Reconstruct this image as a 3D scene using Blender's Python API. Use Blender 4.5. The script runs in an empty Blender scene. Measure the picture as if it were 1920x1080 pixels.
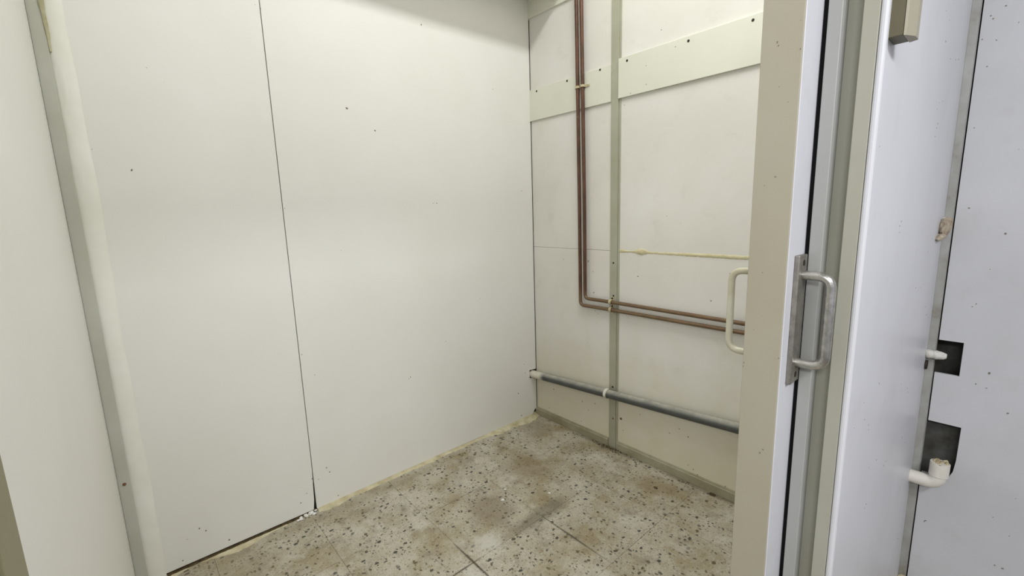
import bpy, math, random
from mathutils import Matrix, Vector

# ------------------------------------------------------------------ camera, light, exposure
SC = bpy.context.scene
COL = SC.collection
vs = SC.view_settings
vs.view_transform = 'Standard'
vs.look = 'None'
vs.exposure = 0.0
vs.gamma = 1.0
vs.use_curve_mapping = False

cam_data = bpy.data.cameras.new('camera')
cam_data.sensor_width = 36.0
cam_data.lens = 15.739
cam_data.clip_start = 0.02
cam = bpy.data.objects.new('camera', cam_data)
COL.objects.link(cam)
cam.matrix_world = Matrix((
    (0.661722, -0.105785, 0.742249, 2.20601),
    (0.749170, 0.132202, -0.649050, -2.13849),
    (-0.029467, 0.985562, 0.166732, 1.45000),
    (0, 0, 0, 1)))

SC.camera = cam

world = bpy.data.worlds.new('dim_building_air')
SC.world = world
world.use_nodes = True
world.node_tree.nodes['Background'].inputs[0].default_value = (0.9, 0.95, 1.0, 1)
world.node_tree.nodes['Background'].inputs[1].default_value = 0.05

E_CUBICLE = 35.0      # fluorescent fitting on the cubicle ceiling
E_OUTER = 48.0
E_REAR_FILL = 42.0         # added fill behind the camera for the low back wall, no known lamp        # E_OUTER: lamp in the room outside the sliding door


def area_light(name, loc, rot, sx, sy, energy, colour):
    d = bpy.data.lights.new(name, 'AREA')
    d.shape = 'RECTANGLE'
    d.size, d.size_y = sx, sy
    d.energy = energy
    d.color = colour
    o = bpy.data.objects.new(name, d)
    COL.objects.link(o)
    o.location = loc
    o.rotation_euler = rot
    return o


area_light('cubicle_tube_light', (1.42, -0.98, 3.65), (0, 0, 0), 0.22, 1.25, E_CUBICLE, (0.972, 0.985, 0.985))
area_light('outer_tube_light', (3.55, -2.05, 2.69), (0, math.radians(28), 0), 0.30, 1.2, E_OUTER, (0.95, 0.965, 1.0))
area_light('rear_tube_light', (3.05, -3.95, 2.62), (math.radians(50), 0, math.radians(20)), 1.2, 0.35, E_REAR_FILL, (0.97, 0.98, 1.0))

random.seed(7)
CEIL = 3.75
PX = 2.023            # outer face of the door partition
BI = 1.953            # inner face of the door partition
FY = -2.257           # inner face of the front wall


# ------------------------------------------------------------------ material helpers
def lin(c):
    return tuple(((v / 255) / 12.92) if v / 255 <= 0.04045 else ((v / 255 + 0.055) / 1.055) ** 2.4 for v in c) + (1,)


class NT:
    def __init__(self, name):
        self.m = bpy.data.materials.new(name)
        self.m.use_nodes = True
        self.t = self.m.node_tree
        self.b = self.t.nodes['Principled BSDF']
        g = self.t.nodes.new('ShaderNodeNewGeometry')
        self.pos = g.outputs['Position']

    def n(self, typ, **kw):
        nd = self.t.nodes.new(typ)
        for k, v in kw.items():
            setattr(nd, k, v)
        return nd

    def link(self, a, b):
        self.t.links.new(a, b)

    def mapping(self, scale=(1, 1, 1), loc=(0, 0, 0), src=None):
        mp = self.n('ShaderNodeMapping')
        mp.inputs['Scale'].default_value = scale
        mp.inputs['Location'].default_value = loc
        self.link(src or self.pos, mp.inputs['Vector'])
        return mp.outputs[0]

    def noise(self, scale, detail=3, rough=0.55, vec=None):
        nd = self.n('ShaderNodeTexNoise')
        nd.inputs['Scale'].default_value = scale
        nd.inputs['Detail'].default_value = detail
        nd.inputs['Roughness'].default_value = rough
        self.link(vec or self.pos, nd.inputs['Vector'])
        return nd.outputs['Fac']

    def ramp(self, src, a, b, va=0.0, vb=1.0):
        nd = self.n('ShaderNodeMapRange', clamp=True)
        nd.inputs['From Min'].default_value = a
        nd.inputs['From Max'].default_value = b
        nd.inputs['To Min'].default_value = va
        nd.inputs['To Max'].default_value = vb
        self.link(src, nd.inputs['Value'])
        return nd.outputs['Result']

    def math(self, op, a, b=None, c=None):
        nd = self.n('ShaderNodeMath', operation=op)
        for i, v in enumerate((a, b, c)):
            if v is None:
                continue
            if isinstance(v, (int, float)):
                nd.inputs[i].default_value = v
            else:
                self.link(v, nd.inputs[i])
        return nd.outputs[0]

    def mix(self, fac, a, b):
        nd = self.n('ShaderNodeMix', data_type='RGBA')
        for sock, v in ((nd.inputs[0], fac), (nd.inputs[6], a), (nd.inputs[7], b)):
            if isinstance(v, (int, float)):
                sock.default_value = v
            elif isinstance(v, tuple):
                sock.default_value = v
            else:
                self.link(v, sock)
        return nd.outputs[2]

    def sep(self):
        nd = self.n('ShaderNodeSeparateXYZ')
        self.link(self.pos, nd.inputs[0])
        return nd.outputs

    def bump(self, src, strength, dist=0.001):
        nd = self.n('ShaderNodeBump')
        nd.inputs['Strength'].default_value = strength
        nd.inputs['Distance'].default_value = dist
        self.link(src, nd.inputs['Height'])
        self.link(nd.outputs[0], self.b.inputs['Normal'])

    def done(self, col, rough=0.5, metal=0.0, spec=0.5):
        if isinstance(col, tuple):
            self.b.inputs['Base Color'].default_value = col
        else:
            self.link(col, self.b.inputs['Base Color'])
        if isinstance(rough, (int, float)):
            self.b.inputs['Roughness'].default_value = rough
        else:
            self.link(rough, self.b.inputs['Roughness'])
        self.b.inputs['Metallic'].default_value = metal
        self.b.inputs['Specular IOR Level'].default_value = spec
        return self.m


def paint(name, rgb, rough=0.5, vary=0.06, scale=3.0, speck=0.0, tint=None, spec=0.4, grime=0.0, yellow=0.0):
    """Painted sheet: faint mottling, fine orange-peel relief, optional dirt specks and grime."""
    k = NT(name)
    base = lin(rgb)
    alt = lin(tint) if tint else tuple(v * (1 - vary * 2) for v in base[:3]) + (1,)
    c = k.mix(k.ramp(k.noise(scale, 4), 0.35, 0.68), base, alt)
    if grime:
        g = k.ramp(k.noise(9.0, 6, 0.7), 0.56, 0.74, 0, grime)
        c = k.mix(g, c, lin((120, 112, 88)))
    if yellow:
        # splash and damp yellowing, patchy, low on the board
        z = k.math('ADD', k.sep()[2], k.ramp(k.noise(4.0, 5, 0.65), 0.25, 0.75, -0.30, 0.30))
        c = k.mix(k.ramp(z, 0.05, 0.75, yellow, 0), c, lin((212, 202, 164)))
    if speck:
        v = k.n('ShaderNodeTexVoronoi')
        v.inputs['Scale'].default_value = 38
        k.link(k.pos, v.inputs['Vector'])
        s = k.ramp(v.outputs['Distance'], 0.03, 0.07, 1, 0)
        s = k.math('MULTIPLY', s, k.ramp(k.noise(2.3, 2), 0.50, 0.62, 0, speck))
        c = k.mix(s, c, lin((92, 84, 66)))
    k.bump(k.noise(260, 2), 0.10, 0.0006)
    return k.done(c, rough, 0, spec)


M = {}
M['panel_cream'] = paint('cream_painted_panel', (233, 232, 226), 0.42, tint=(228, 227, 219), scale=1.6)
M['panel_back'] = paint('off_white_board', (230, 228, 222), 0.5, tint=(224, 220, 210), scale=2.2, speck=0.5, grime=0.10, yellow=0.55)
M['rail'] = paint('cream_painted_rail', (226, 226, 211), 0.5, tint=(220, 220, 204), scale=3)
M['alu'] = paint('olive_grey_anodised_profile', (176, 176, 157), 0.42, tint=(164, 162, 140), scale=5, spec=0.5, grime=0.18)
M['alu_pale'] = paint('pale_grey_profile', (190, 190, 178), 0.42, tint=(180, 179, 164), scale=4, spec=0.5, grime=0.10)
M['alu_dirty'] = paint('dirty_floor_profile', (166, 162, 138), 0.5, tint=(146, 139, 110), scale=7, grime=0.5)
M['door_edge'] = paint('beige_grey_door_edge', (171, 166, 148), 0.5, tint=(165, 158, 138), scale=3, grime=0.06)
M['white_out'] = paint('white_laminate', (214, 214, 218), 0.35, tint=(205, 205, 208), scale=2, grime=0.08)
M['grey_wall'] = paint('pale_grey_board', (198, 198, 200), 0.6, tint=(190, 190, 191), scale=3, grime=0.10)
M['strip_out'] = paint('grey_corner_strip', (164, 164, 160), 0.45, tint=(138, 136, 128), scale=9, grime=0.6)
M['jamb_grey'] = paint('grey_jamb_metal', (166, 166, 164), 0.4, tint=(158, 158, 152), scale=3, grime=0.08)
M['jamb_olive'] = paint('olive_grey_jamb_metal', (168, 167, 154), 0.45, tint=(160, 158, 142), scale=3, grime=0.10)
M['jamb_near'] = paint('olive_closing_jamb', (140, 135, 106), 0.5, tint=(128, 122, 92), scale=5)  # darker copy of the olive jamb metal, its shade put into the colour
M['dark_gap'] = paint('dark_gap', (40, 38, 33), 0.9, spec=0.1)
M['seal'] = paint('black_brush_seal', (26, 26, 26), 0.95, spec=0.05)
M['cavity'] = paint('raw_cavity', (92, 92, 88), 0.9, tint=(64, 62, 56), scale=14, spec=0.1)
M['plain'] = paint('plain_ceiling_paint', (232, 232, 226), 0.8)
M['outer_plain'] = paint('outer_room_paint', (196, 197, 202), 0.8)
M['mark'] = paint('dark_scuff', (128, 122, 108), 0.8, spec=0.1)
M['hole'] = paint('screw_hole_rust', (52, 46, 38), 0.7, spec=0.2)
M['rust'] = paint('rusty_screw', (128, 92, 64), 0.7, tint=(90, 62, 44), scale=200)
M['filler_yellow'] = paint('yellowed_filler', (216, 209, 174), 0.7, tint=(200, 190, 148), scale=30)
M['filler_white'] = paint('white_sealant', (236, 235, 226), 0.55, tint=(228, 227, 214), scale=5, grime=0.04)
M['filler_olive'] = paint('old_olive_foam', (188, 183, 152), 0.8, tint=(160, 153, 118), scale=20)
M['plaster'] = paint('cream_plaster', (205, 197, 166), 0.85, tint=(172, 160, 124), scale=16, grime=0.35)
M['crumb'] = paint('white_plaster_crumb', (232, 231, 224), 0.8, tint=(206, 202, 190), scale=60)
M['dirt'] = paint('brown_dirt', (96, 82, 58), 0.95, tint=(62, 52, 36), scale=50, spec=0.1)
M['joint'] = paint('grimy_tile_joint', (120, 111, 90), 0.9, tint=(84, 76, 58), scale=6, spec=0.1)
M['brass'] = paint('tarnished_brass_clip', (205, 196, 162), 0.4, tint=(178, 166, 126), scale=40, spec=0.6)
M['pvc_white'] = paint('white_plastic_pipe', (226, 222, 212), 0.4, tint=(212, 206, 192), scale=14, grime=0.1)
M['trunk'] = paint('olive_trunking_plastic', (102, 97, 74), 0.5, tint=(92, 87, 64), scale=5)  # trunking plastic, darkened in the colour for its shaded side
M['trunk_lid'] = paint('beige_trunking_lid', (160, 154, 136), 0.45, tint=(150, 143, 122), scale=5)  # same trunking, paler in the colour for light on its front
M['foam'] = paint('brown_foam', (150, 135, 114), 0.9, tint=(186, 176, 158), scale=60)
M['tape'] = paint('white_thread_tape', (214, 212, 204), 0.7, tint=(190, 186, 174), scale=90)
M['cement'] = paint('crumbling_cement_plug', (206, 196, 162), 0.9, tint=(124, 104, 70), scale=90)


def m_copper():
    k = NT('oxidised_copper')
    c = k.mix(k.ramp(k.noise(9, 5, 0.65), 0.38, 0.66), lin((112, 76, 60)), lin((80, 60, 46)))
    c = k.mix(k.ramp(k.noise(40, 3), 0.6, 0.75, 0, 0.6), c, lin((116, 104, 78)))
    # dust and tarnish on the level runs
    low = k.math('MULTIPLY', k.ramp(k.sep()[2], 0.93, 0.98, 0.75, 0), k.ramp(k.noise(16, 4, 0.65), 0.3, 0.65, 0.4, 1))
    c = k.mix(low, c, lin((132, 112, 84)))
    k.bump(k.noise(120, 3), 0.1, 0.0006)
    return k.done(c, k.ramp(k.noise(20, 3), 0.3, 0.7, 0.36, 0.55), 0.35)


def m_drain():
    k = NT('dusty_grey_plastic_pipe')
    s = k.sep()
    c = k.mix(k.ramp(k.noise(14, 5, 0.65), 0.35, 0.7), lin((84, 87, 85)), lin((70, 73, 72)))
    # unpainted white end next to the corner, edge slightly ragged
    x = k.math('ADD', s[0], k.ramp(k.noise(60, 3), 0, 1, -0.012, 0.012))
    c = k.mix(k.ramp(x, 0.085, 0.125, 1, 0), c, lin((226, 220, 206)))
    # paler on the upward side, broken up by noise
    g = k.n('ShaderNodeNewGeometry')
    ns = k.n('ShaderNodeSeparateXYZ')
    k.link(g.outputs['Normal'], ns.inputs[0])
    d = k.math('MULTIPLY', k.ramp(ns.outputs[2], 0.25, 0.95, 0, 0.8), k.ramp(k.noise(25, 5, 0.7), 0.25, 0.6, 0.45, 1))
    c = k.mix(d, c, lin((186, 183, 168)))
    k.bump(k.noise(90, 3), 0.08, 0.0006)
    return k.done(c, 0.5, 0)


def m_metal(name, rgb, rough=0.35):
    k = NT(name)
    c = k.mix(k.ramp(k.noise(40, 5, 0.7), 0.4, 0.7), lin(rgb), lin(tuple(int(v * 0.78) for v in rgb)))
    k.bump(k.noise(180, 3), 0.08, 0.0005)
    return k.done(c, k.ramp(k.noise(35, 4), 0.3, 0.7, rough - 0.07, rough + 0.12), 0.85)


def m_terrazzo():
    k = NT('worn_terrazzo')
    oi = k.n('ShaderNodeObjectInfo')
    cmb = k.n('ShaderNodeCombineXYZ')
    k.link(k.math('MULTIPLY', oi.outputs['Random'], 17.0), cmb.inputs[2])
    va = k.n('ShaderNodeVectorMath', operation='ADD')
    k.link(k.pos, va.inputs[0])
    k.link(cmb.outputs[0], va.inputs[1])
    P = va.outputs[0]
    # warped coordinates give the chips broken outlines
    w = k.n('ShaderNodeTexNoise')
    w.inputs['Scale'].default_value = 70
    w.inputs['Detail'].default_value = 2
    k.link(P, w.inputs['Vector'])
    wv = k.n('ShaderNodeVectorMath', operation='MULTIPLY_ADD')
    k.link(w.outputs['Color'], wv.inputs[0])
    wv.inputs[1].default_value = (0.012, 0.012, 0)
    k.link(P, wv.inputs[2])
    PW = wv.outputs[0]
    base = k.mix(k.ramp(k.noise(5.5, 5, 0.6), 0.34, 0.68), lin((186, 180, 162)), lin((160, 151, 127)))
    base = k.mix(k.ramp(oi.outputs['Random'], 0, 1, 0, 0.35), base, lin((186, 182, 168)))
    # fine pale and grey grit
    base = k.mix(k.ramp(k.noise(190, 3, 0.7, PW), 0.50, 0.66, 0, 0.50), base, lin((128, 121, 103)))
    base = k.mix(k.ramp(k.noise(150, 2, 0.6, P), 0.60, 0.68, 0, 0.45), base, lin((214, 210, 196)))

    def chips(scale, lo, hi, keep, rgb, amount, sc=(1, 1, 1)):
        v = k.n('ShaderNodeTexVoronoi')
        v.inputs['Scale'].default_value = scale
        k.link(k.mapping(sc, (scale * 0.13, scale * 0.07, 0), PW), v.inputs['Vector'])
        cs = k.n('ShaderNodeSeparateColor')
        k.link(v.outputs['Color'], cs.inputs[0])
        size = k.ramp(cs.outputs[0], 0, 1, lo, hi)
        inside = k.ramp(k.math('SUBTRACT', v.outputs['Distance'], size), -0.03, 0.03, 1, 0)
        on = k.math('LESS_THAN', cs.outputs[1], keep)
        f = k.math('MULTIPLY', k.math('MULTIPLY', inside, on), amount)
        return f, lin(rgb)
    for args in ((120, 0.20, 0.45, 0.40, (126, 118, 99), 0.55, (1, 1.4, 1)),
                 (80, 0.16, 0.42, 0.34, (104, 97, 80), 0.75, (1.3, 1, 1)),
                 (52, 0.2, 0.4, 0.16, (150, 138, 108), 0.7, (1, 1, 1)),
                 (46, 0.12, 0.42, 0.30, (72, 69, 59), 0.9, (1, 1.4, 1)),
                 (33, 0.08, 0.36, 0.36, (56, 56, 51), 0.95, (1.35, 1, 1))):
        f, c = chips(*args)
        base = k.mix(f, base, c)
    # stains: yellow-brown wash, grey traffic film
    base = k.mix(k.ramp(k.noise(5.2, 6, 0.66), 0.47, 0.66, 0, 0.60), base, lin((136, 119, 80)))
    base = k.mix(k.ramp(k.noise(9.0, 7, 0.72, k.mapping((1, 1, 1), (4.1, 2.7, 0))), 0.52, 0.74, 0, 0.62), base, lin((96, 87, 70)))
    base = k.mix(k.ramp(k.noise(6.0, 6, 0.66, k.mapping((1, 1, 1), (9.3, 5.1, 0))), 0.54, 0.70, 0, 0.5), base, lin((206, 203, 192)))
    s = k.sep()

    def blob(cx, cy, rx, ry, rgb, amt, base):
        dx = k.math('DIVIDE', k.math('SUBTRACT', s[0], cx), rx)
        dy = k.math('DIVIDE', k.math('SUBTRACT', s[1], cy), ry)
        r = k.math('SQRT', k.math('ADD', k.math('MULTIPLY', dx, dx), k.math('MULTIPLY', dy, dy)))
        r = k.math('ADD', r, k.ramp(k.noise(11, 5, 0.7), 0.2, 0.8, -0.45, 0.45))
        return k.mix(k.ramp(r, 0.45, 1.1, amt, 0), base, lin(rgb))
    base = blob(0.80, -0.76, 0.055, 0.24, (112, 104, 84), 0.72, base)
    base = blob(0.60, -0.92, 0.17, 0.13, (118, 103, 80), 0.55, base)
    base = blob(0.47, -0.52, 0.20, 0.16, (128, 112, 80), 0.55, base)
    base = blob(0.16, -0.18, 0.14, 0.13, (132, 122, 100), 0.55, base)
    base = blob(1.08, -0.17, 0.16, 0.08, (128, 108, 72), 0.45, base)
    base = blob(0.76, -1.08, 0.06, 0.08, (206, 204, 196), 0.55, base)
    base = blob(0.95, -1.22, 0.20, 0.04, (206, 204, 196), 0.4, base)
    base = blob(0.22, -2.0, 0.30, 0.22, (140, 126, 96), 0.4, base)
    base = blob(0.82, -1.187, 0.16, 0.007, (70, 62, 48), 0.85, base)
    base = blob(1.00, -0.772, 0.20, 0.007, (84, 76, 60), 0.75, base)
    base = blob(0.82, -1.25, 0.006, 0.12, (84, 76, 60), 0.75, base)
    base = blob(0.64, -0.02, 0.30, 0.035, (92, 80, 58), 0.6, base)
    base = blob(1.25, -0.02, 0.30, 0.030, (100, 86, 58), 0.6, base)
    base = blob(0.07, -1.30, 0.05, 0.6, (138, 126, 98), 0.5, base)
    k.bump(k.noise(120, 4), 0.12, 0.0008)
    return k.done(base, k.ramp(k.noise(8, 4), 0.3, 0.7, 0.45, 0.68), 0, 0.35)


M['copper'] = m_copper()
M['drain'] = m_drain()
M['handle'] = m_metal('worn_aluminium', (196, 194, 188), 0.30)
M['plate'] = m_metal('dull_aluminium_plate', (168, 163, 154), 0.42)
M['handle_in'] = paint('painted_pull_handle', (206, 203, 182), 0.35, tint=(186, 180, 152), scale=14, spec=0.6)
M['terrazzo'] = m_terrazzo()
_k = NT('lamp_tube_glow')
_k.b.inputs['Emission Color'].default_value = (1, 0.98, 0.92, 1)
_k.b.inputs['Emission Strength'].default_value = 2.0
M['glow'] = _k.done((0.9, 0.9, 0.86, 1), 0.4)


# ------------------------------------------------------------------ mesh helpers
class MB:
    def __init__(self):
        self.v, self.f = [], []

    def add(self, verts, faces):
        o = len(self.v)
        self.v += [tuple(p) for p in verts]
        self.f += [tuple(i + o for i in q) for q in faces]
        return self

    def box(self, x0, x1, y0, y1, z0, z1):
        return self.add([(x0, y0, z0), (x1, y0, z0), (x1, y1, z0), (x0, y1, z0),
                         (x0, y0, z1), (x1, y0, z1), (x1, y1, z1), (x0, y1, z1)],
                        [(3, 2, 1, 0), (4, 5, 6, 7), (0, 1, 5, 4), (1, 2, 6, 5), (2, 3, 7, 6), (3, 0, 4, 7)])

    def prism(self, poly, a, b, axis):
        """poly in the two other axes (cyclic order kept), extruded from a to b along axis."""
        def p(u, w, t):
            return {0: (t, u, w), 1: (u, t, w), 2: (u, w, t)}[axis]
        n = len(poly)
        vs_ = [p(u, w, a) for u, w in poly] + [p(u, w, b) for u, w in poly]
        fs = [tuple(range(n)), tuple(range(2 * n - 1, n - 1, -1))]
        fs += [(i, i + n, (i + 1) % n + n, (i + 1) % n) for i in range(n)]
        return self.add(vs_, fs)

    def tube(self, path, r, seg=14, cap=True, flat=1.0, jitter=0.0):
        path = [Vector(p) for p in path]
        rs = r if isinstance(r, (list, tuple)) else [r] * len(path)
        rings = []
        t0 = (path[1] - path[0]).normalized()
        up = Vector((0, 0, 1)) if abs(t0.z) < 0.9 else Vector((0, 1, 0))
        nrm = (up - t0 * up.dot(t0)).normalized()
        for i, p in enumerate(path):
            a = path[max(i - 1, 0)]
            b = path[min(i + 1, len(path) - 1)]
            t = (b - a).normalized()
            nrm = (nrm - t * nrm.dot(t)).normalized()
            bi = t.cross(nrm)
            ring = []
            for k in range(seg):
                an = 2 * math.pi * k / seg
                rr = rs[i] * (1 + random.uniform(-jitter, jitter))
                ring.append(p + nrm * math.cos(an) * rr + bi * math.sin(an) * rr * flat)
            rings.append(ring)
        o = []
        for ring in rings:
            o += ring
        fs = []
        for i in range(len(rings) - 1):
            for k in range(seg):
                k2 = (k + 1) % seg
                fs.append((i * seg + k, i * seg + k2, (i + 1) * seg + k2, (i + 1) * seg + k))
        if cap:
            fs.append(tuple(range(seg - 1, -1, -1)))
            fs.append(tuple(range((len(rings) - 1) * seg, len(rings) * seg)))
        return self.add(o, fs)

    def build(self, name, mat, parent=None, bevel=0.0, smooth=False, segs=2):
        me = bpy.data.meshes.new(name)
        me.from_pydata(self.v, [], self.f)
        me.materials.append(mat)
        me.validate()
        import bmesh
        bm = bmesh.new()
        bm.from_mesh(me)
        bmesh.ops.recalc_face_normals(bm, faces=bm.faces)
        bm.to_mesh(me)
        bm.free()
        ob = bpy.data.objects.new(name, me)
        COL.objects.link(ob)
        if parent:
            ob.parent = parent
        if smooth:
            for q in me.polygons:
                q.use_smooth = True
            try:
                me.set_sharp_from_angle(angle=math.radians(40))
            except Exception:
                pass
        if bevel:
            b = ob.modifiers.new('bevel', 'BEVEL')
            b.width = bevel
            b.segments = segs
            b.limit_method = 'ANGLE'
        return ob


def box(name, mat, x0, x1, y0, y1, z0, z1, parent=None, bevel=0.0):
    return MB().box(x0, x1, y0, y1, z0, z1).build(name, mat, parent, bevel)


def tag(o, label, cat, kind=None, group=None):
    o['label'] = label
    o['category'] = cat
    if kind:
        o['kind'] = kind
    if group:
        o['group'] = group
    return o


def empty(name, label, cat, loc=(0, 0, 0), kind=None, group=None):
    o = bpy.data.objects.new(name, None)
    COL.objects.link(o)
    o.empty_display_size = 0.05
    return tag(o, label, cat, kind, group)


def bend(points, radius, n=7):
    """Polyline with its inner corners rounded."""
    pts = [Vector(p) for p in points]
    out = [pts[0]]
    for i in range(1, len(pts) - 1):
        a = (pts[i - 1] - pts[i]).normalized()
        b = (pts[i + 1] - pts[i]).normalized()
        p0, p1, c = pts[i] + a * radius, pts[i] + b * radius, pts[i]
        for k in range(n + 1):
            t = k / n
            out.append(p0.lerp(c, t).lerp(c.lerp(p1, t), t))
    out.append(pts[-1])
    return out


def refine(path, step):
    out = [Vector(path[0])]
    for a, b in zip(path[:-1], path[1:]):
        a, b = Vector(a), Vector(b)
        n = max(1, int((b - a).length / step))
        for k in range(1, n + 1):
            out.append(a.lerp(b, k / n))
    return out


def marks(name, items, axis, plane, out, parent, mat, stretch=1.0):
    """Small flat scuffs and chips lying on a surface (axis = its normal)."""
    mb = MB()
    for (u, w, s) in items:
        n = 7
        ph = random.uniform(0, 6.28)
        el = random.uniform(0.35, 0.9)
        tilt = random.uniform(0, 3.14)
        poly = []
        for k in range(n):
            an = ph + 2 * math.pi * k / n
            rr = s * random.uniform(0.5, 0.85)
            a, b = math.cos(an) * rr, math.sin(an) * rr * el
            poly.append((u + a * math.cos(tilt) - b * math.sin(tilt), w + a * math.sin(tilt) + b * math.cos(tilt)))
        mb.prism(poly, plane, plane + out, axis)
    o = mb.build(name, mat, parent)
    o['kind'] = 'stuff'
    return o


def disc(name, mat, c, axis, r, h, parent, seg=12):
    """Short round head (screw) with a domed cap, pointing along axis (vector)."""
    c, a = Vector(c), Vector(axis).normalized()
    return MB().tube([c, c + a * h * 0.6, c + a * h], [r, r, r * 0.6], seg).build(name, mat, parent, smooth=True)


ML = [(-2.06,1.645,0.0069),(-1.226,1.964,0.0089),(-1.091,1.874,0.0067),(-0.787,2.435,0.0056),(-0.778,1.513,0.0045),(-0.754,1.513,0.0045),(-0.991,0.548,0.006),(-1.001,0.541,0.0045),(-1.548,0.813,0.0038),(-1.568,1.497,0.0036),(-1.551,1.497,0.0036),(-1.577,2.329,0.0033),(-1.556,2.32,0.0033),(-1.565,0.175,0.004),(-1.536,0.159,0.004),(-2.033,0.151,0.0057),(-2.012,0.13,0.0058),(-1.935,0.042,0.006),(-2.079,0.125,0.0034),(-1.597,0.111,0.0053),(-1.449,0.029,0.0069),(-1.492,0.204,0.0054),(-1.479,0.175,0.0054),(-1.628,0.074,0.0052),(-0.109,0.337,0.0056),(-0.117,0.402,0.0056),(-0.18,0.205,0.0074),(-0.155,0.034,0.0075),(-0.316,2.185,0.0048),(-0.101,1.586,0.0052),(-2.105,0.038,0.0045),(-1.5,0.699,0.0039),(-2.159,1.713,0.0028),(-2.171,2.113,0.0036),(-1.924,1.973,0.002),(-1.969,2.016,0.002),(-1.856,-0.066,0.0025),(-0.745,0.704,0.0048),(-1.315,1.289,0.0026),(-0.478,0.923,0.0033),(-0.507,-0.06,0.0053)]
MB_ = [(0.929,2.309,0.0039),(0.51,1.083,0.0065),(0.821,1.08,0.0074),(1.233,0.995,0.0065),(1.317,1.136,0.005),(0.514,0.952,0.0065),(0.721,1.998,0.0057),(0.473,1.142,0.0081),(0.273,1.143,0.0051),(0.167,0.231,0.0074),(0.423,0.221,0.0087),(0.527,0.239,0.0084),(0.472,0.178,0.0069),(0.502,0.03,0.0052),(0.851,0.276,0.0046),(1.094,0.275,0.0057),(1.144,0.247,0.0071),(1.037,0.229,0.0059),(0.737,0.135,0.0048),(1.253,0.373,0.0041),(0.526,0.841,0.0065),(0.547,0.827,0.0049),(0.985,1.408,0.0027),(1.064,1.372,0.0027),(1.18,0.075,0.0071),(1.204,0.055,0.0056),(1.348,0.056,0.0067),(1.15,0.087,0.0057),(0.994,0.026,0.0045),(0.122,0.079,0.0057),(0.414,0.08,0.0053),(0.855,2.161,0.0041),(0.858,2.071,0.0041),(1.013,2.206,0.0051),(0.684,2.203,0.0043),(0.766,2.046,0.0056)]
MR = [(-0.479,1.848,0.0041),(-0.017,1.857,0.006),(-0.459,1.903,0.0027),(-0.351,1.831,0.0029),(-0.176,1.862,0.0032),(-0.236,1.85,0.0031),(-0.533,1.907,0.002),(-0.459,1.702,0.0028),(-0.483,1.683,0.0021),(-0.403,1.713,0.0022),(-0.441,1.651,0.0036),(-0.451,1.639,0.0036),(-0.461,1.616,0.0029),(-0.815,1.404,0.003),(-0.829,1.395,0.003),(-0.825,1.38,0.0018),(-0.313,1.296,0.0024),(-0.265,1.332,0.0025),(-0.378,1.196,0.0024),(-0.472,1.207,0.0022),(-0.16,1.075,0.0044),(-0.213,1.111,0.0034),(-0.373,0.869,0.0041),(-0.395,0.887,0.0032),(-0.301,0.673,0.0026),(-0.864,1.036,0.0025),(-1.008,1.035,0.0017),(-0.984,0.989,0.0023),(-0.936,0.959,0.0018),(-1.075,1.002,0.0016),(-0.929,0.945,0.0018),(-0.784,0.812,0.0027),(-0.872,0.828,0.0025),(-0.854,0.724,0.0032),(-0.868,0.72,0.0026),(-0.633,0.745,0.0044),(-0.66,0.744,0.0036),(-0.378,0.72,0.0033),(-0.164,0.246,0.0039),(0.048,0.152,0.0032),(-1.111,1.545,0.0014),(-0.523,0.937,0.0023)]
MG = [(2.181,0.87,0.0072),(2.098,2.029,0.0033),(2.068,2.01,0.0033),(2.074,2.0,0.0042),(2.056,1.945,0.0034),(2.075,1.86,0.0034),(2.127,1.1,0.0036),(2.079,1.419,0.0044),(2.169,1.336,0.0051),(2.078,0.263,0.005),(2.075,0.258,0.004),(2.154,0.825,0.0046),(2.18,0.817,0.0045),(2.236,0.745,0.0053),(2.284,0.318,0.0036),(2.263,0.192,0.0046),(2.282,0.191,0.0055),(2.284,0.458,0.0027),(2.088,1.934,0.0033),(2.13,1.972,0.0032),(2.119,1.09,0.0027),(2.241,0.365,0.0028),(2.065,1.676,0.0035),(2.147,1.219,0.0026),(2.17,1.596,0.0025)]
MD = [(1.897,1.716,0.0018),(1.895,1.721,0.0014),(1.931,1.702,0.0018),(1.895,1.723,0.0018),(1.902,1.649,0.0018),(1.928,1.746,0.0013),(1.918,1.621,0.0014),(1.906,1.498,0.0024),(1.889,1.484,0.0019),(1.895,1.326,0.0015),(1.911,0.972,0.0031),(1.916,0.981,0.0026),(1.872,1.147,0.0021),(1.871,1.14,0.0021),(1.932,1.17,0.002),(1.886,1.216,0.0015)]

# ------------------------------------------------------------------ floor
floor = box('floor', M['joint'], -0.06, 4.4, -4.4, 0.10, -0.08, -0.0022)
tag(floor, 'worn speckled terrazzo tile floor with dark chips and brown stains', 'floor', 'structure')
TX = [-0.012, 0.42, 0.82, 1.22, 1.62, 2.02, 2.42]
TY = [0.0, -0.365, -0.772, -1.185, -1.592, -2.0, -2.41]
for i in range(len(TX) - 1):
    for j in range(len(TY) - 1):
        g = 0.0007
        x0, x1, y0, y1 = TX[i] + g, TX[i + 1] - g, TY[j + 1] + g, TY[j] - g
        cx, cy = (x0 + x1) / 2, (y0 + y1) / 2
        dz = random.uniform(-0.0007, 0.0)
        t = MB().box(x0 - cx, x1 - cx, y0 - cy, y1 - cy, -0.012 - dz, 0).build('tile', M['terrazzo'], floor)
        t.location = (cx, cy, dz)

# ------------------------------------------------------------------ left wall
wall_left = box('wall_left', M['dark_gap'], -0.10, -0.013, -2.40, 0.10, -0.05, CEIL)
tag(wall_left, 'smooth cream wall of tall flush panels left of the pipes', 'wall', 'structure')
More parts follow.
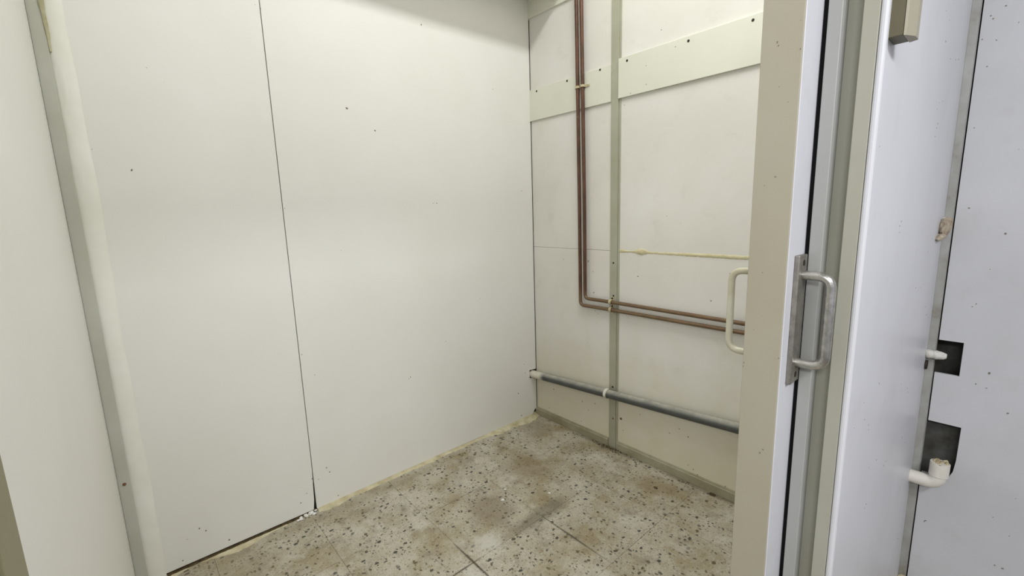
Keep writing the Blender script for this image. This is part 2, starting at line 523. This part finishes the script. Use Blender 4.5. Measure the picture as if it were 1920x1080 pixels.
# panel nearest the door corner: bottom edge hangs clear of the floor
MB().prism([(-2.262, 0.012), (-1.572, 0.010), (-1.566, 0.06), (-1.5605, 0.22), (-1.5605, CEIL), (-2.262, CEIL)],
           -0.012, 0.0, 0).build('panel', M['panel_cream'], wall_left, 0.0012)
# wide panel up to the pipe corner, cut out around the drain pipe and at its foot
MB().prism([(-1.5575, 0.008), (-0.045, 0.010), (-0.022, 0.040), (-0.005, 0.046), (-0.005, 0.278), (-0.068, 0.284),
            (-0.068, 0.346), (-0.005, 0.340), (-0.005, CEIL), (-1.5575, CEIL)],
           -0.012, 0.0, 0).build('panel', M['panel_cream'], wall_left, 0.0012)
marks('scuff_mark', [m for m in ML if m[1] > 0.02], 0, 0.0, 0.0005, wall_left, M['mark'])

# ------------------------------------------------------------------ corner post strip and sealant bead by the front wall
prof = box('trim_1', M['alu_pale'], -0.010, 0.006, FY, -2.2205, 0.0, CEIL, None, 0.001)
tag(prof, 'grey metal corner strip between the front wall panel and white sealant bead', 'trim', 'structure')
disc('screw', M['rust'], (0.006, -2.2385, 0.456), (1, 0, 0), 0.006, 0.003, prof)

mb = MB()
NZ, NP = 230, 9
rows = []
for i in range(NZ + 1):
    z = 0.0 + i * CEIL / NZ
    wob = 0.004 * math.sin(z * 5.1) + 0.002 * math.sin(z * 17)
    y0, y1 = -2.2205, -2.164 + wob * 0.7
    row = []
    for k in range(NP + 1):
        t = k / NP
        h = 0.008 * math.sin(math.pi * min(max(t, 0), 1)) ** 0.6
        rough = 0.0022 if (1.55 < z < 2.1 and 0.1 < t < 0.4) else 0.0004
        row.append((0.0004 + h + random.uniform(-1, 1) * rough * math.sin(math.pi * t), y0 + (y1 - y0) * t, z))
    rows.append(row)
vv = [p for row in rows for p in row]
ff = [(i * (NP + 1) + k, i * (NP + 1) + k + 1, (i + 1) * (NP + 1) + k + 1, (i + 1) * (NP + 1) + k) for i in range(NZ) for k in range(NP)]
bead = mb.add(vv, ff).build('sealant_bead', M['filler_white'], None, smooth=True)
tag(bead, 'lumpy white sealant bead running up the left wall beside the grey strip', 'sealant')
fo = MB().tube([(0.0055, -2.2195 + 0.0025 * math.sin(z * 7), z) for z in [2.02 + 0.03 * i for i in range(46)]],
               [0.003] + [0.003 + 0.0011 * min(i, 4) + random.uniform(-0.0012, 0.0012) for i in range(45)], 8, jitter=0.2).build('foam_filler', M['filler_olive'], bead, smooth=True)
fo['label'] = 'olive brown old foam along the bead top'

# ------------------------------------------------------------------ front wall (beside the camera) and near door jamb
wall_front = box('wall_front', M['dark_gap'], -0.05, 1.95, FY - 0.08, FY - 0.013, -0.05, CEIL)
tag(wall_front, 'cream panelled wall at the left edge seen at a grazing angle', 'wall', 'structure')
box('panel', M['panel_cream'], 0.010, 1.850, FY - 0.012, FY, 0.008, CEIL, wall_front, 0.001)
door_1 = empty('door_1', 'olive grey metal frame of the sliding doorway', 'door frame', kind='structure')
near = MB().prism([(1.855, FY - 0.06), (1.855, -2.2), (1.898, -2.2), (1.898, -2.245), (1.942, -2.245), (1.942, -2.2), (PX, -2.2), (PX, FY - 0.06)],
                  0.0, 2.12, 2).build('jamb', M['jamb_near'], door_1, 0.0012)
near['label'] = 'grooved closing jamb at the bottom left edge'

# ------------------------------------------------------------------ back wall inside the cubicle
wall_back = box('wall_back', M['dark_gap'], -0.06, 2.0, 0.0135, 0.10, -0.05, CEIL)
tag(wall_back, 'off-white boarded wall carrying the copper and drain pipes', 'wall', 'structure')
SX0, SX1 = 0.637, 0.700
for (x0, x1, z0, z1) in ((0.0, SX0 + 0.01, 0.03, 1.2135), (0.0, SX0 + 0.01, 1.2150, 2.14), (0.0, SX0 + 0.01, 2.141, 2.72),
                         (0.0, SX0 + 0.01, 2.721, CEIL), (SX1 - 0.006, BI, 0.03, 1.2105), (SX1 - 0.006, BI, 1.2185, 2.15),
                         (SX1 - 0.006, BI, 2.151, CEIL)):
    box('panel', M['panel_back'], x0, x1, 0.0, 0.013, z0, z1, wall_back, 0.0008)
ps = MB().prism([(SX0, 0.010), (SX0, -0.006), (SX0 + 0.049, -0.006), (SX0 + 0.049, -0.001), (SX0 + 0.054, -0.001), (SX0 + 0.054, -0.004), (SX1, -0.004), (SX1, 0.010)],
                0.0, CEIL, 2).build('cover_strip', M['alu'], wall_back, 0.0008)
ps['label'] = 'olive grey vertical metal cover strip'
for (x, z) in ((0.662, 1.145), (0.664, 0.952), (0.668, 0.19)):
    disc('screw', M['hole'] if z > 0.3 else M['rust'], (x, -0.006, z), (0, -1, 0), 0.0055, 0.002, ps)
disc('screw', M['rust'], (0.722, 0.0, 0.205), (0, -1, 0), 0.007, 0.004, wall_back)
# horizontal rails
r1 = box('rail', M['rail'], -0.004, SX0 - 0.001, -0.011, 0.004, 2.030, 2.220, wall_back, 0.001)
r2 = box('rail', M['rail'], SX1 - 0.012, BI, -0.013, 0.004, 2.036, 2.236, wall_back, 0.001)
r3 = box('rail', M['rail'], -0.010, SX0 - 0.001, -0.011, 0.004, 2.645, 2.84, wall_back, 0.001)
r4 = box('rail', M['rail'], SX1 - 0.012, BI, -0.013, 0.004, 2.650, 2.85, wall_back, 0.001)
for x, z, r, yy in ((0.067, 2.203, r1, -0.011), (0.324, 2.207, r1, -0.011), (0.566, 2.211, r1, -0.011),
                    (0.742, 2.213, r2, -0.013), (1.078, 2.214, r2, -0.013), (1.362, 2.215, r2, -0.013)):
    disc('screw', M['hole'], (x, yy, z), (0, -1, 0), 0.0062, 0.0015, r)
# floor profile along the foot of the back wall, with a small ledge on top
for a, b in ((0.0, SX0), (SX1, BI)):
    fp = MB().prism([(0.010, 0.0), (-0.016, 0.0), (-0.016, 0.043), (-0.012, 0.047), (-0.012, 0.052), (0.010, 0.052)],
                    a, b, 0).build('floor_profile', M['alu_dirty'], wall_back, 0.0008)
# yellowed filler squeezed out of the right-hand board joint
pts, rad = [], []
x = SX1 - 0.002
while x < 1.94:
    lump = 0.012 * math.exp(-((x - 0.84) / 0.03) ** 2) + 0.005 * math.exp(-((x - 0.715) / 0.012) ** 2)
    pts.append((x, 0.001, 1.2145 + random.uniform(-0.0012, 0.0012) + lump * 0.3))
    rad.append(0.0052 + lump + random.uniform(0, 0.0022) + 0.0035 * min(1, max(0, (x - 0.9) / 0.3)))
    x += 0.009
MB().tube(pts, rad, 9, flat=0.45, jitter=0.12).build('filler_bead', M['filler_yellow'], wall_back, smooth=True)
marks('scuff_mark', [m for m in MB_ if not (2.03 < m[1] < 2.24)], 1, 0.0, -0.0005, wall_back, M['mark'])
marks('scuff_mark', [m for m in MB_ if 2.03 < m[1] < 2.24 and m[0] > 0.7], 1, -0.013, -0.0004, r2, M['mark'])

# ------------------------------------------------------------------ door partition (right): outer panel, jamb, header
wall_right = MB().box(BI, PX - 0.004, -1.10, 0.0, 0.0, CEIL).build('wall_right', M['dark_gap'], None)
tag(wall_right, 'white laminate partition right of the sliding door', 'wall', 'structure')
box('panel', M['white_out'], PX - 0.004, PX, -1.148, -0.0005, 0.004, CEIL, wall_right, 0.0005)
box('panel', M['panel_back'], BI - 0.006, BI, -1.14, -0.001, 0.004, CEIL, wall_right)
marks('scuff_mark', [m for m in MR if m[0] < -0.02 and m[0] > -1.13], 0, PX, 0.0005, wall_right, M['mark'])
box('header', M['white_out'], BI, PX, -2.2, -1.14, 2.12, CEIL, door_1)
box('jamb_fin', M['jamb_grey'], 1.943, 1.9645, -1.165, -1.10, 0.0, 2.12, door_1, 0.0012)
sl = box('brush_seal', M['seal'], 1.9358, 1.9428, -1.160, -1.12, 0.012, 2.12, door_1)  # black strip put in the gap to stand for its deep shade
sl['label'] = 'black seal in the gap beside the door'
box('jamb_face', M['jamb_olive'], 1.9645, 1.992, -1.135, -1.10, 0.0, 2.12, door_1, 0.0010)
box('jamb_face', M['jamb_olive'], 1.992, 2.0148, -1.160, -1.10, 0.0, 2.12, door_1, 0.0010)
jb = box('jamb_bead', M['white_out'], 2.0150, 2.0262, -1.160, -1.142, 0.0, 2.12, door_1, 0.0040)
jb['label'] = 'white rounded bead along the jamb'
# partition on the near side of the doorway, and the outer room shell
wr2 = box('wall_right_near', M['outer_plain'], BI, PX, -4.3, FY - 0.06, 0.0, CEIL)
tag(wr2, 'plain partition wall beside the camera, out of the picture', 'wall', 'structure')
wo = box('wall_outer', M['outer_plain'], 4.3, 4.4, -4.4, 0.1, 0.0, CEIL)
tag(wo, 'plain far wall of the outer room, out of the picture', 'wall', 'structure')
wo2 = box('wall_rear', M['outer_plain'], BI, 4.4, -4.4, -4.3, 0.0, CEIL)
tag(wo2, 'plain rear wall of the outer room behind the camera', 'wall', 'structure')
ceil = box('ceiling', M['plain'], -0.1, 4.4, -4.4, 0.1, CEIL, CEIL + 0.08)
tag(ceil, 'plain white ceiling above the cubicle, out of the picture', 'ceiling', 'structure')
so = box('trim_2', M['plain'], 0.0, 0.35, -2.262, 0.0, 2.75, CEIL)  # added out of view to cast the shadow in the top corner
tag(so, 'boxed-in soffit along the top of the left wall', 'trim', 'structure')

# ------------------------------------------------------------------ outer continuation of the back wall: grey board with two cut-outs
wall_outer_back = MB().box(2.0, 4.3, 0.088, 0.10, 0.0, CEIL).build('wall_back_outer', M['cavity'], None)
tag(wall_outer_back, 'pale grey board wall with two square cut-outs at the right edge', 'wall', 'structure')
gx = 2.0490
mb = MB()
T = 0.010
mb.box(gx, 4.3, 0, T, 0.961, CEIL)                 # above the small cut-out
mb.box(2.112, 4.3, 0, T, 0.840, 0.961)
mb.box(gx, 4.3, 0, T, 0.657, 0.840)
mb.prism([(2.135, 0.657), (4.3, 0.657), (4.3, 0.452), (2.110, 0.452), (2.122, 0.462), (2.130, 0.485), (2.134, 0.53)], 0, T, 1)
mb.box(gx, 4.3, 0, T, 0.004, 0.452)
mb.build('board', M['grey_wall'], wall_outer_back)
# timber stud and shaded boxes inside the wall cavity
box('stud', M['cavity'], 2.155, 2.20, T, 0.088, 0.0, CEIL, wall_outer_back)
box('stud', M['cavity'], 1.96, 2.0, 0.0, 0.088, 0.0, CEIL, wall_outer_back)
box('cavity_board', M['cavity'], 2.0, 2.155, 0.050, 0.060, 0.35, 0.72, wall_outer_back)
marks('scuff_mark', [m for m in MG if m[0] > 2.055], 1, 0.0, -0.0005, wall_outer_back, M['mark'])
cs = MB().prism([(PX, -0.001), (PX, -0.012), (2.043, -0.010), (2.0455, -0.004), (2.0455, 0.012), (PX, 0.012)],
                0.0, CEIL, 2).build('trim_3', M['strip_out'], None, 0.0008)
tag(cs, 'grimy grey corner strip between the white partition and grey board', 'trim', 'structure')

# ------------------------------------------------------------------ sliding door
door = empty('sliding_door', 'thick sliding door with beige edge and a pull handle on each face', 'door', kind='thing')
DX0, DX1, DY0, DY1 = 1.870, 1.935, -1.25, -0.14
box('leaf', M['white_out'], DX0 + 0.001, DX1, DY0 + 0.004, DY1, 0.012, 2.16, door, 0.0010)
de = box('edge_cap', M['door_edge'], DX0 - 0.0008, DX1 - 0.0012, DY0, DY0 + 0.0038, 0.012, 2.16, door, 0.0010)
de['label'] = 'beige grey edge strip'
marks('scuff_mark', MD, 1, DY0, -0.0004, door, M['mark'])


def pull(side, xface, mat_plate, mat_grip, name, label):
    h = MB().box(min(xface, xface + side * 0.009), max(xface, xface + side * 0.009), -1.215, -1.170, 1.110, 1.357).build('%s_plate' % name, mat_plate, door, 0.0022, segs=3)
    h['label'] = label
    path = bend([(xface + side * 0.004, -1.190, 1.319), (xface + side * 0.054, -1.190, 1.319),
                 (xface + side * 0.054, -1.190, 1.150), (xface + side * 0.004, -1.190, 1.150)], 0.024, 9)
    MB().tube(path, 0.0088 if side > 0 else 0.0068, 18).build('grip', mat_grip, h, smooth=True)
    for z in (1.342, 1.126):
        disc('screw', M['hole'], (xface + side * 0.0085, -1.190, z), (side, 0, 0), 0.006, 0.0015, h)
    return h


pull(1, DX1, M['plate'], M['handle'], 'handle', 'dull aluminium handle plate on the outer face')
pull(-1, DX0, M['plate'], M['handle_in'], 'handle', 'cream pull handle on the inner face')

# ------------------------------------------------------------------ copper pipes
YC = -0.0232
c1 = MB().tube(bend([(0.406, YC, 3.30), (0.408, YC, 2.62), (0.425, YC, 1.5), (0.430, YC, 0.869), (0.66, YC, 0.871), (2.012, YC, 0.869)], 0.030), 0.0105, 16).build('copper_pipe', M['copper'], None, smooth=True)
tag(c1, 'outer of two brown copper pipes, nearer the corner, running lower along the wall', 'pipe')
c2 = MB().tube(bend([(0.442, YC, 3.30), (0.444, YC, 2.62), (0.463, YC, 1.5), (0.467, YC, 0.916), (0.66, YC, 0.917), (2.050, YC, 0.910)], 0.030), 0.0105, 16).build('copper_pipe', M['copper'], None, smooth=True)
tag(c2, 'inner of two brown copper pipes, nearer the metal strip, with a taped stub outside', 'pipe')
tp = MB().tube([(2.024 + 0.004 * i, YC, 0.910 + random.uniform(-0.0006, 0.0006)) for i in range(14)],
               [0.0150] + [0.0155 + random.uniform(-0.0014, 0.0016) for _ in range(9)] + [0.013, 0.0125, 0.010, 0.008], 14, jitter=0.04).build('thread_tape', M['tape'], c2, smooth=True)
tp['label'] = 'white tape wound round the pipe stub'
st = MB().tube([(2.012, YC, 0.869), (2.030, YC, 0.869), (2.0305, YC, 0.869)], [0.0165, 0.0165, 0.012], 14).build('cut_end', M['hole'], c1, smooth=True)
st['label'] = 'dark cut end poking out of the partition'


def saddle(parent, c, along, r, w, mat, name='saddle'):
    """Half-ring strap over a pipe against the back wall; along = 'z' or 'x' pipe direction."""
    mb_ = MB()
    n = 12
    for half in (0,):
        ins, outs = [], []
        for k in range(n + 1):
            a = math.pi * k / n
            for rr, lst in ((r, ins), (r + 0.003, outs)):
                u, d = -math.cos(a) * rr, -math.sin(a) * rr
                lst.append((u, d))
        foot = 0.0105
        prof_ = [(-r - 0.003, foot)] + outs + [(r + 0.003, foot), (r, foot)] + ins[::-1] + [(-r, foot)]
        poly = [(c[0] + u, c[1] + d) if along == 'z' else (c[1] + d, c[2] + u) for u, d in prof_]
        if along == 'z':
            mb_.prism(poly, c[2] - w / 2, c[2] + w / 2, 2)
        else:
            mb_.prism(poly, c[0] - w / 2, c[0] + w / 2, 0)
    return mb_.build(name, mat, parent, 0.0006)


k1 = empty('pipe_clip', 'brass clip holding both upright copper pipes at the upper rail', 'clip')
box('bar', M['brass'], 0.388, 0.494, -0.0150, -0.0110, 2.141, 2.155, k1, 0.0008)
for x in (0.4155, 0.4520):
    saddle(k1, (x, YC, 2.149), 'z', 0.0115, 0.013, M['brass'])
for x in (0.394, 0.486):
    disc('screw', M['brass'], (x, -0.0135, 2.149), (0, -1, 0), 0.0055, 0.004, k1)
k2 = empty('pipe_clip', 'brass double clip holding the level copper pipes on the metal strip', 'clip')
box('bar', M['brass'], 0.648, 0.668, -0.009, -0.006, 0.846, 0.946, k2, 0.0008)
for z in (0.871, 0.917):
    saddle(k2, (0.657, YC, z), 'x', 0.0115, 0.016, M['brass'])
for z in (0.937, 0.891):
    disc('screw', M['hole'], (0.658, -0.009, z), (0, -1, 0), 0.0055, 0.004, k2)

# ------------------------------------------------------------------ drain pipe
def dz(x):
    return 0.311 + 0.0665 * x


YD, RD = -0.038, 0.0260
drain = empty('drain_pipe', 'dusty grey plastic drain pipe along the foot of the back wall', 'pipe')
MB().tube(refine([(-0.085, YD, dz(-0.085)), (1.952, YD, dz(1.952))], 0.05), RD, 28).build('pipe', M['drain'], drain, smooth=True)
p0 = (1.95, YD, dz(1.95))
el = bend([p0, (2.096, YD - 0.010, dz(2.05)), (2.098, YD - 0.010, 0.500)], 0.032, 9)
e = MB().tube(el, 0.0235, 24).build('elbow', M['pvc_white'], drain, smooth=True)
e['label'] = 'white plastic elbow outside the partition'
so_ = MB().tube([(2.0975, YD - 0.010, 0.478), (2.0975, YD - 0.010, 0.480), (2.098, YD - 0.010, 0.528), (2.098, YD - 0.010, 0.529), (2.098, YD - 0.010, 0.524)],
                [0.0235, 0.0268, 0.0268, 0.024, 0.021], 24).build('socket', M['pvc_white'], drain, smooth=True)
mb = MB()
for i in range(16):
    a, rr = random.uniform(0, 6.28), 0.018 * math.sqrt(random.random())
    x, y = 2.098 + math.cos(a) * rr, YD - 0.010 + math.sin(a) * rr
    h = random.uniform(0.004, 0.020) * (1.2 - rr / 0.018 * 0.6)
    s = random.uniform(0.004, 0.008)
    mb.tube([(x, y, 0.520), (x + random.uniform(-.003, .003), y, 0.526 + h * 0.6), (x + random.uniform(-.005, .005), y + random.uniform(-.004, .004), 0.526 + h)],
            [s, s * 0.9, s * 0.3], 6, jitter=0.35)
pl = mb.build('cement_plug', M['cement'], drain)
pl['label'] = 'crumbling cream plug in the socket mouth'
ring = saddle(None, (0.645, YD, dz(0.645)), 'x', RD + 0.0006, 0.018, M['pvc_white'], 'pipe_bracket')
tag(ring, 'white plastic saddle holding the drain pipe on the metal strip', 'bracket')
disc('screw', M['hole'], (0.664, -0.006, 0.392), (0, -1, 0), 0.006, 0.003, ring)

# ------------------------------------------------------------------ cable trunking on the outer partition
tr = empty('cable_trunking', 'beige vertical cable trunking ending high on the white partition', 'trunking')
MB().prism([(PX, -1.135), (2.043, -1.135), (2.043, -1.083), (PX, -1.083)], 1.716, CEIL, 2).build('body', M['trunk'], tr, 0.0010)
MB().prism([(2.0435, -1.1365), (2.0470, -1.1325), (2.0560, -1.112), (2.0560, -1.088), (2.0435, -1.0815)], 1.7145, CEIL, 2).build('lid', M['trunk_lid'], tr, 0.0010)

# ------------------------------------------------------------------ foam lump in the outer corner
def lump(name, c, r, mat, parent=None, seed=0, sq=(1, 1, 1), rough=0.35, sub=3):
    import bmesh
    rnd = random.Random(seed)
    bm = bmesh.new()
    bmesh.ops.create_icosphere(bm, subdivisions=sub, radius=1)
    dirs = [(Vector((rnd.uniform(-1, 1), rnd.uniform(-1, 1), rnd.uniform(-1, 1))).normalized(), rnd.uniform(-rough, rough)) for _ in range(14)]
    for v in bm.verts:
        d = v.co.normalized()
        k = 1 + sum(a * max(0, d.dot(q)) ** 6 for q, a in dirs) + rnd.uniform(-0.06, 0.06)
        v.co = Vector((d.x * sq[0], d.y * sq[1], d.z * sq[2])) * k * r
    me = bpy.data.meshes.new(name)
    bm.to_mesh(me)
    bm.free()
    me.materials.append(mat)
    o = bpy.data.objects.new(name, me)
    COL.objects.link(o)
    o.location = c
    if parent:
        o.parent = parent
    return o


fm = empty('foam_lump', 'crumpled brown foam plug stuck in the outer corner', 'foam')
lump('chunk', (2.034, -0.085, 1.362), 0.030, M['foam'], fm, 3, (0.62, 1.5, 0.95), 0.5)
lump('chunk', (2.031, -0.125, 1.330), 0.020, M['foam'], fm, 8, (0.62, 2.2, 0.6), 0.5)
w_ = lump('smear', (2.032, -0.022, 1.372), 0.018, M['tape'], fm, 5, (0.8, 0.9, 0.9), 0.5)
w_['label'] = 'white smear beside the foam'
mt = lump('mortar_lump', (2.036, -0.024, 0.008), 0.015, M['plaster'], None, 21, (0.9, 0.9, 0.7), 0.4)
tag(mt, 'small mortar lump at the foot of the grimy corner strip', 'debris')

# ------------------------------------------------------------------ plaster fillet and debris along the left wall
def fillet(name, y0, y1, width, height, seed, mat, x_in=-0.012):
    rnd = random.Random(seed)
    n = max(8, int((y1 - y0) / 0.011))
    mb_ = MB()
    cols = 6
    vv_, ff_ = [], []
    wv = 1.0
    for i in range(n + 1):
        y = y0 + (y1 - y0) * i / n
        wv += rnd.uniform(-0.14, 0.14)
        wv = min(1.35, max(0.65, wv))
        wd = width(y) * wv
        for k in range(cols + 1):
            t = k / cols
            h = height(y) * (1 - t) ** 1.3 + rnd.uniform(0, 0.0016) * (1 - t)
            vv_.append((x_in + (wd - x_in) * t, y, 0.0002 + max(h, 0) - (0.0016 if k == cols else 0)))
    for i in range(n):
        for k in range(cols):
            a = i * (cols + 1) + k
            ff_.append((a, a + 1, a + cols + 2, a + cols + 1))
    return mb_.add(vv_, ff_).build(name, mat, None)


fi = fillet('plaster_fillet', -1.555, -0.006,
            lambda y: 0.020 + 0.014 * math.exp(-((y + 1.45) / 0.12) ** 2) + 0.050 * math.exp(-((y + 0.10) / 0.12) ** 2) + 0.030 * math.exp(-((y + 0.38) / 0.12) ** 2) + 0.010 * math.exp(-((y + 0.9) / 0.25) ** 2),
            lambda y: 0.0125, 4, M['plaster'])
tag(fi, 'rough cream plaster fillet along the foot of the wide left panel', 'plaster')
fi2 = fillet('plaster_fillet', -2.15, -1.70, lambda y: 0.035 + 0.02 * math.sin(y * 19), lambda y: 0.003, 9, M['plaster'], 0.012)
tag(fi2, 'thin broken plaster skim under the raised left panel edge', 'plaster')
di = fillet('dirt_drift', -2.16, -1.56, lambda y: 0.008 + 0.006 * math.exp(-((y + 1.99) / 0.08) ** 2), lambda y: 0.0055, 12, M['dirt'], -0.010)
tag(di, 'dark brown dirt packed under the raised left panel edge', 'dirt', 'stuff')
rnd = random.Random(31)
for i in range(20):
    y = -1.60 + rnd.gauss(0, 0.035)
    x = rnd.uniform(0.0, 0.026)
    r = rnd.uniform(0.003, 0.0078)
    c = lump('plaster_crumb', (x, y, r * 0.5 + 0.0015), r, M['crumb'], None, 100 + i, (1, 1.2, 0.7), 0.5, 1)
    tag(c, 'white plaster crumb in the small heap below the panel seam', 'crumb', None, 'plaster crumbs below the panel seam')
for (x, y, r, lab) in ((0.591, -0.831, 0.0085, 'largest white crumb lying on the middle of the floor'),
                       (0.716, -0.619, 0.0055, 'white crumb on the dark stained tile joint toward the pipes'),
                       (0.531, -0.765, 0.0065, 'white crumb lying just beyond the largest floor crumb')):
    tag(lump('plaster_crumb', (x, y, r * 0.35), r, M['crumb'], None, int(r * 1e5), (1.2, 1, 0.5), 0.4, 2), lab, 'crumb')
for (x, y, r, lab) in ((1.302, -0.034, 0.011, 'dark dirt clod against the floor profile near the door'),
                       (1.07, -0.186, 0.009, 'dark brown dirt clod on the floor right of the strip foot')):
    tag(lump('dirt_clod', (x, y, r * 0.35), r, M['dirt'], None, int(r * 1e5), (1.4, 0.8, 0.5), 0.5, 2), lab, 'debris')
# grit gathered at the foot of the cover strip
mb = MB()
rnd = random.Random(5)
for i in range(90):
    x = 0.66 + rnd.gauss(0, 0.06)
    y = -0.018 - abs(rnd.gauss(0, 0.016))
    s = rnd.uniform(0.0015, 0.0045)
    mb.tube([(x - s, y, 0.001), (x, y + rnd.uniform(-s, s), 0.0012 + s * 0.4), (x + s, y, 0.001)], [s * 0.3, s * 0.6, s * 0.2], 5)
gr = mb.build('grit', M['dirt'], None)
tag(gr, 'dark grit gathered on the floor at the foot of the metal strip', 'grit', 'stuff')

# ------------------------------------------------------------------ lamps (above the picture)
lf = empty('tube_lamp', 'fluorescent batten lamp on the cubicle ceiling above the picture', 'lamp')
box('housing', M['plain'], 1.36, 1.48, -1.62, -0.34, 3.695, CEIL, lf, 0.004)
MB().tube([(1.42, -1.60, 3.676), (1.42, -0.36, 3.676)], 0.013, 12).build('tube', M['glow'], lf, smooth=True)
lo = empty('tube_lamp', 'fluorescent lamp hung in the outer room above the picture', 'lamp')
MB().prism([(3.56, 2.76), (3.68, 2.80), (3.70, 2.74), (3.58, 2.70)], -2.68, -1.42, 1).build('housing', M['plain'], lo, 0.004)
for y in (-2.5, -1.6):
    MB().tube([(3.63, y, 2.77), (3.63, y, CEIL)], 0.006, 8).build('hanger_rod', M['plate'], lo, smooth=True)
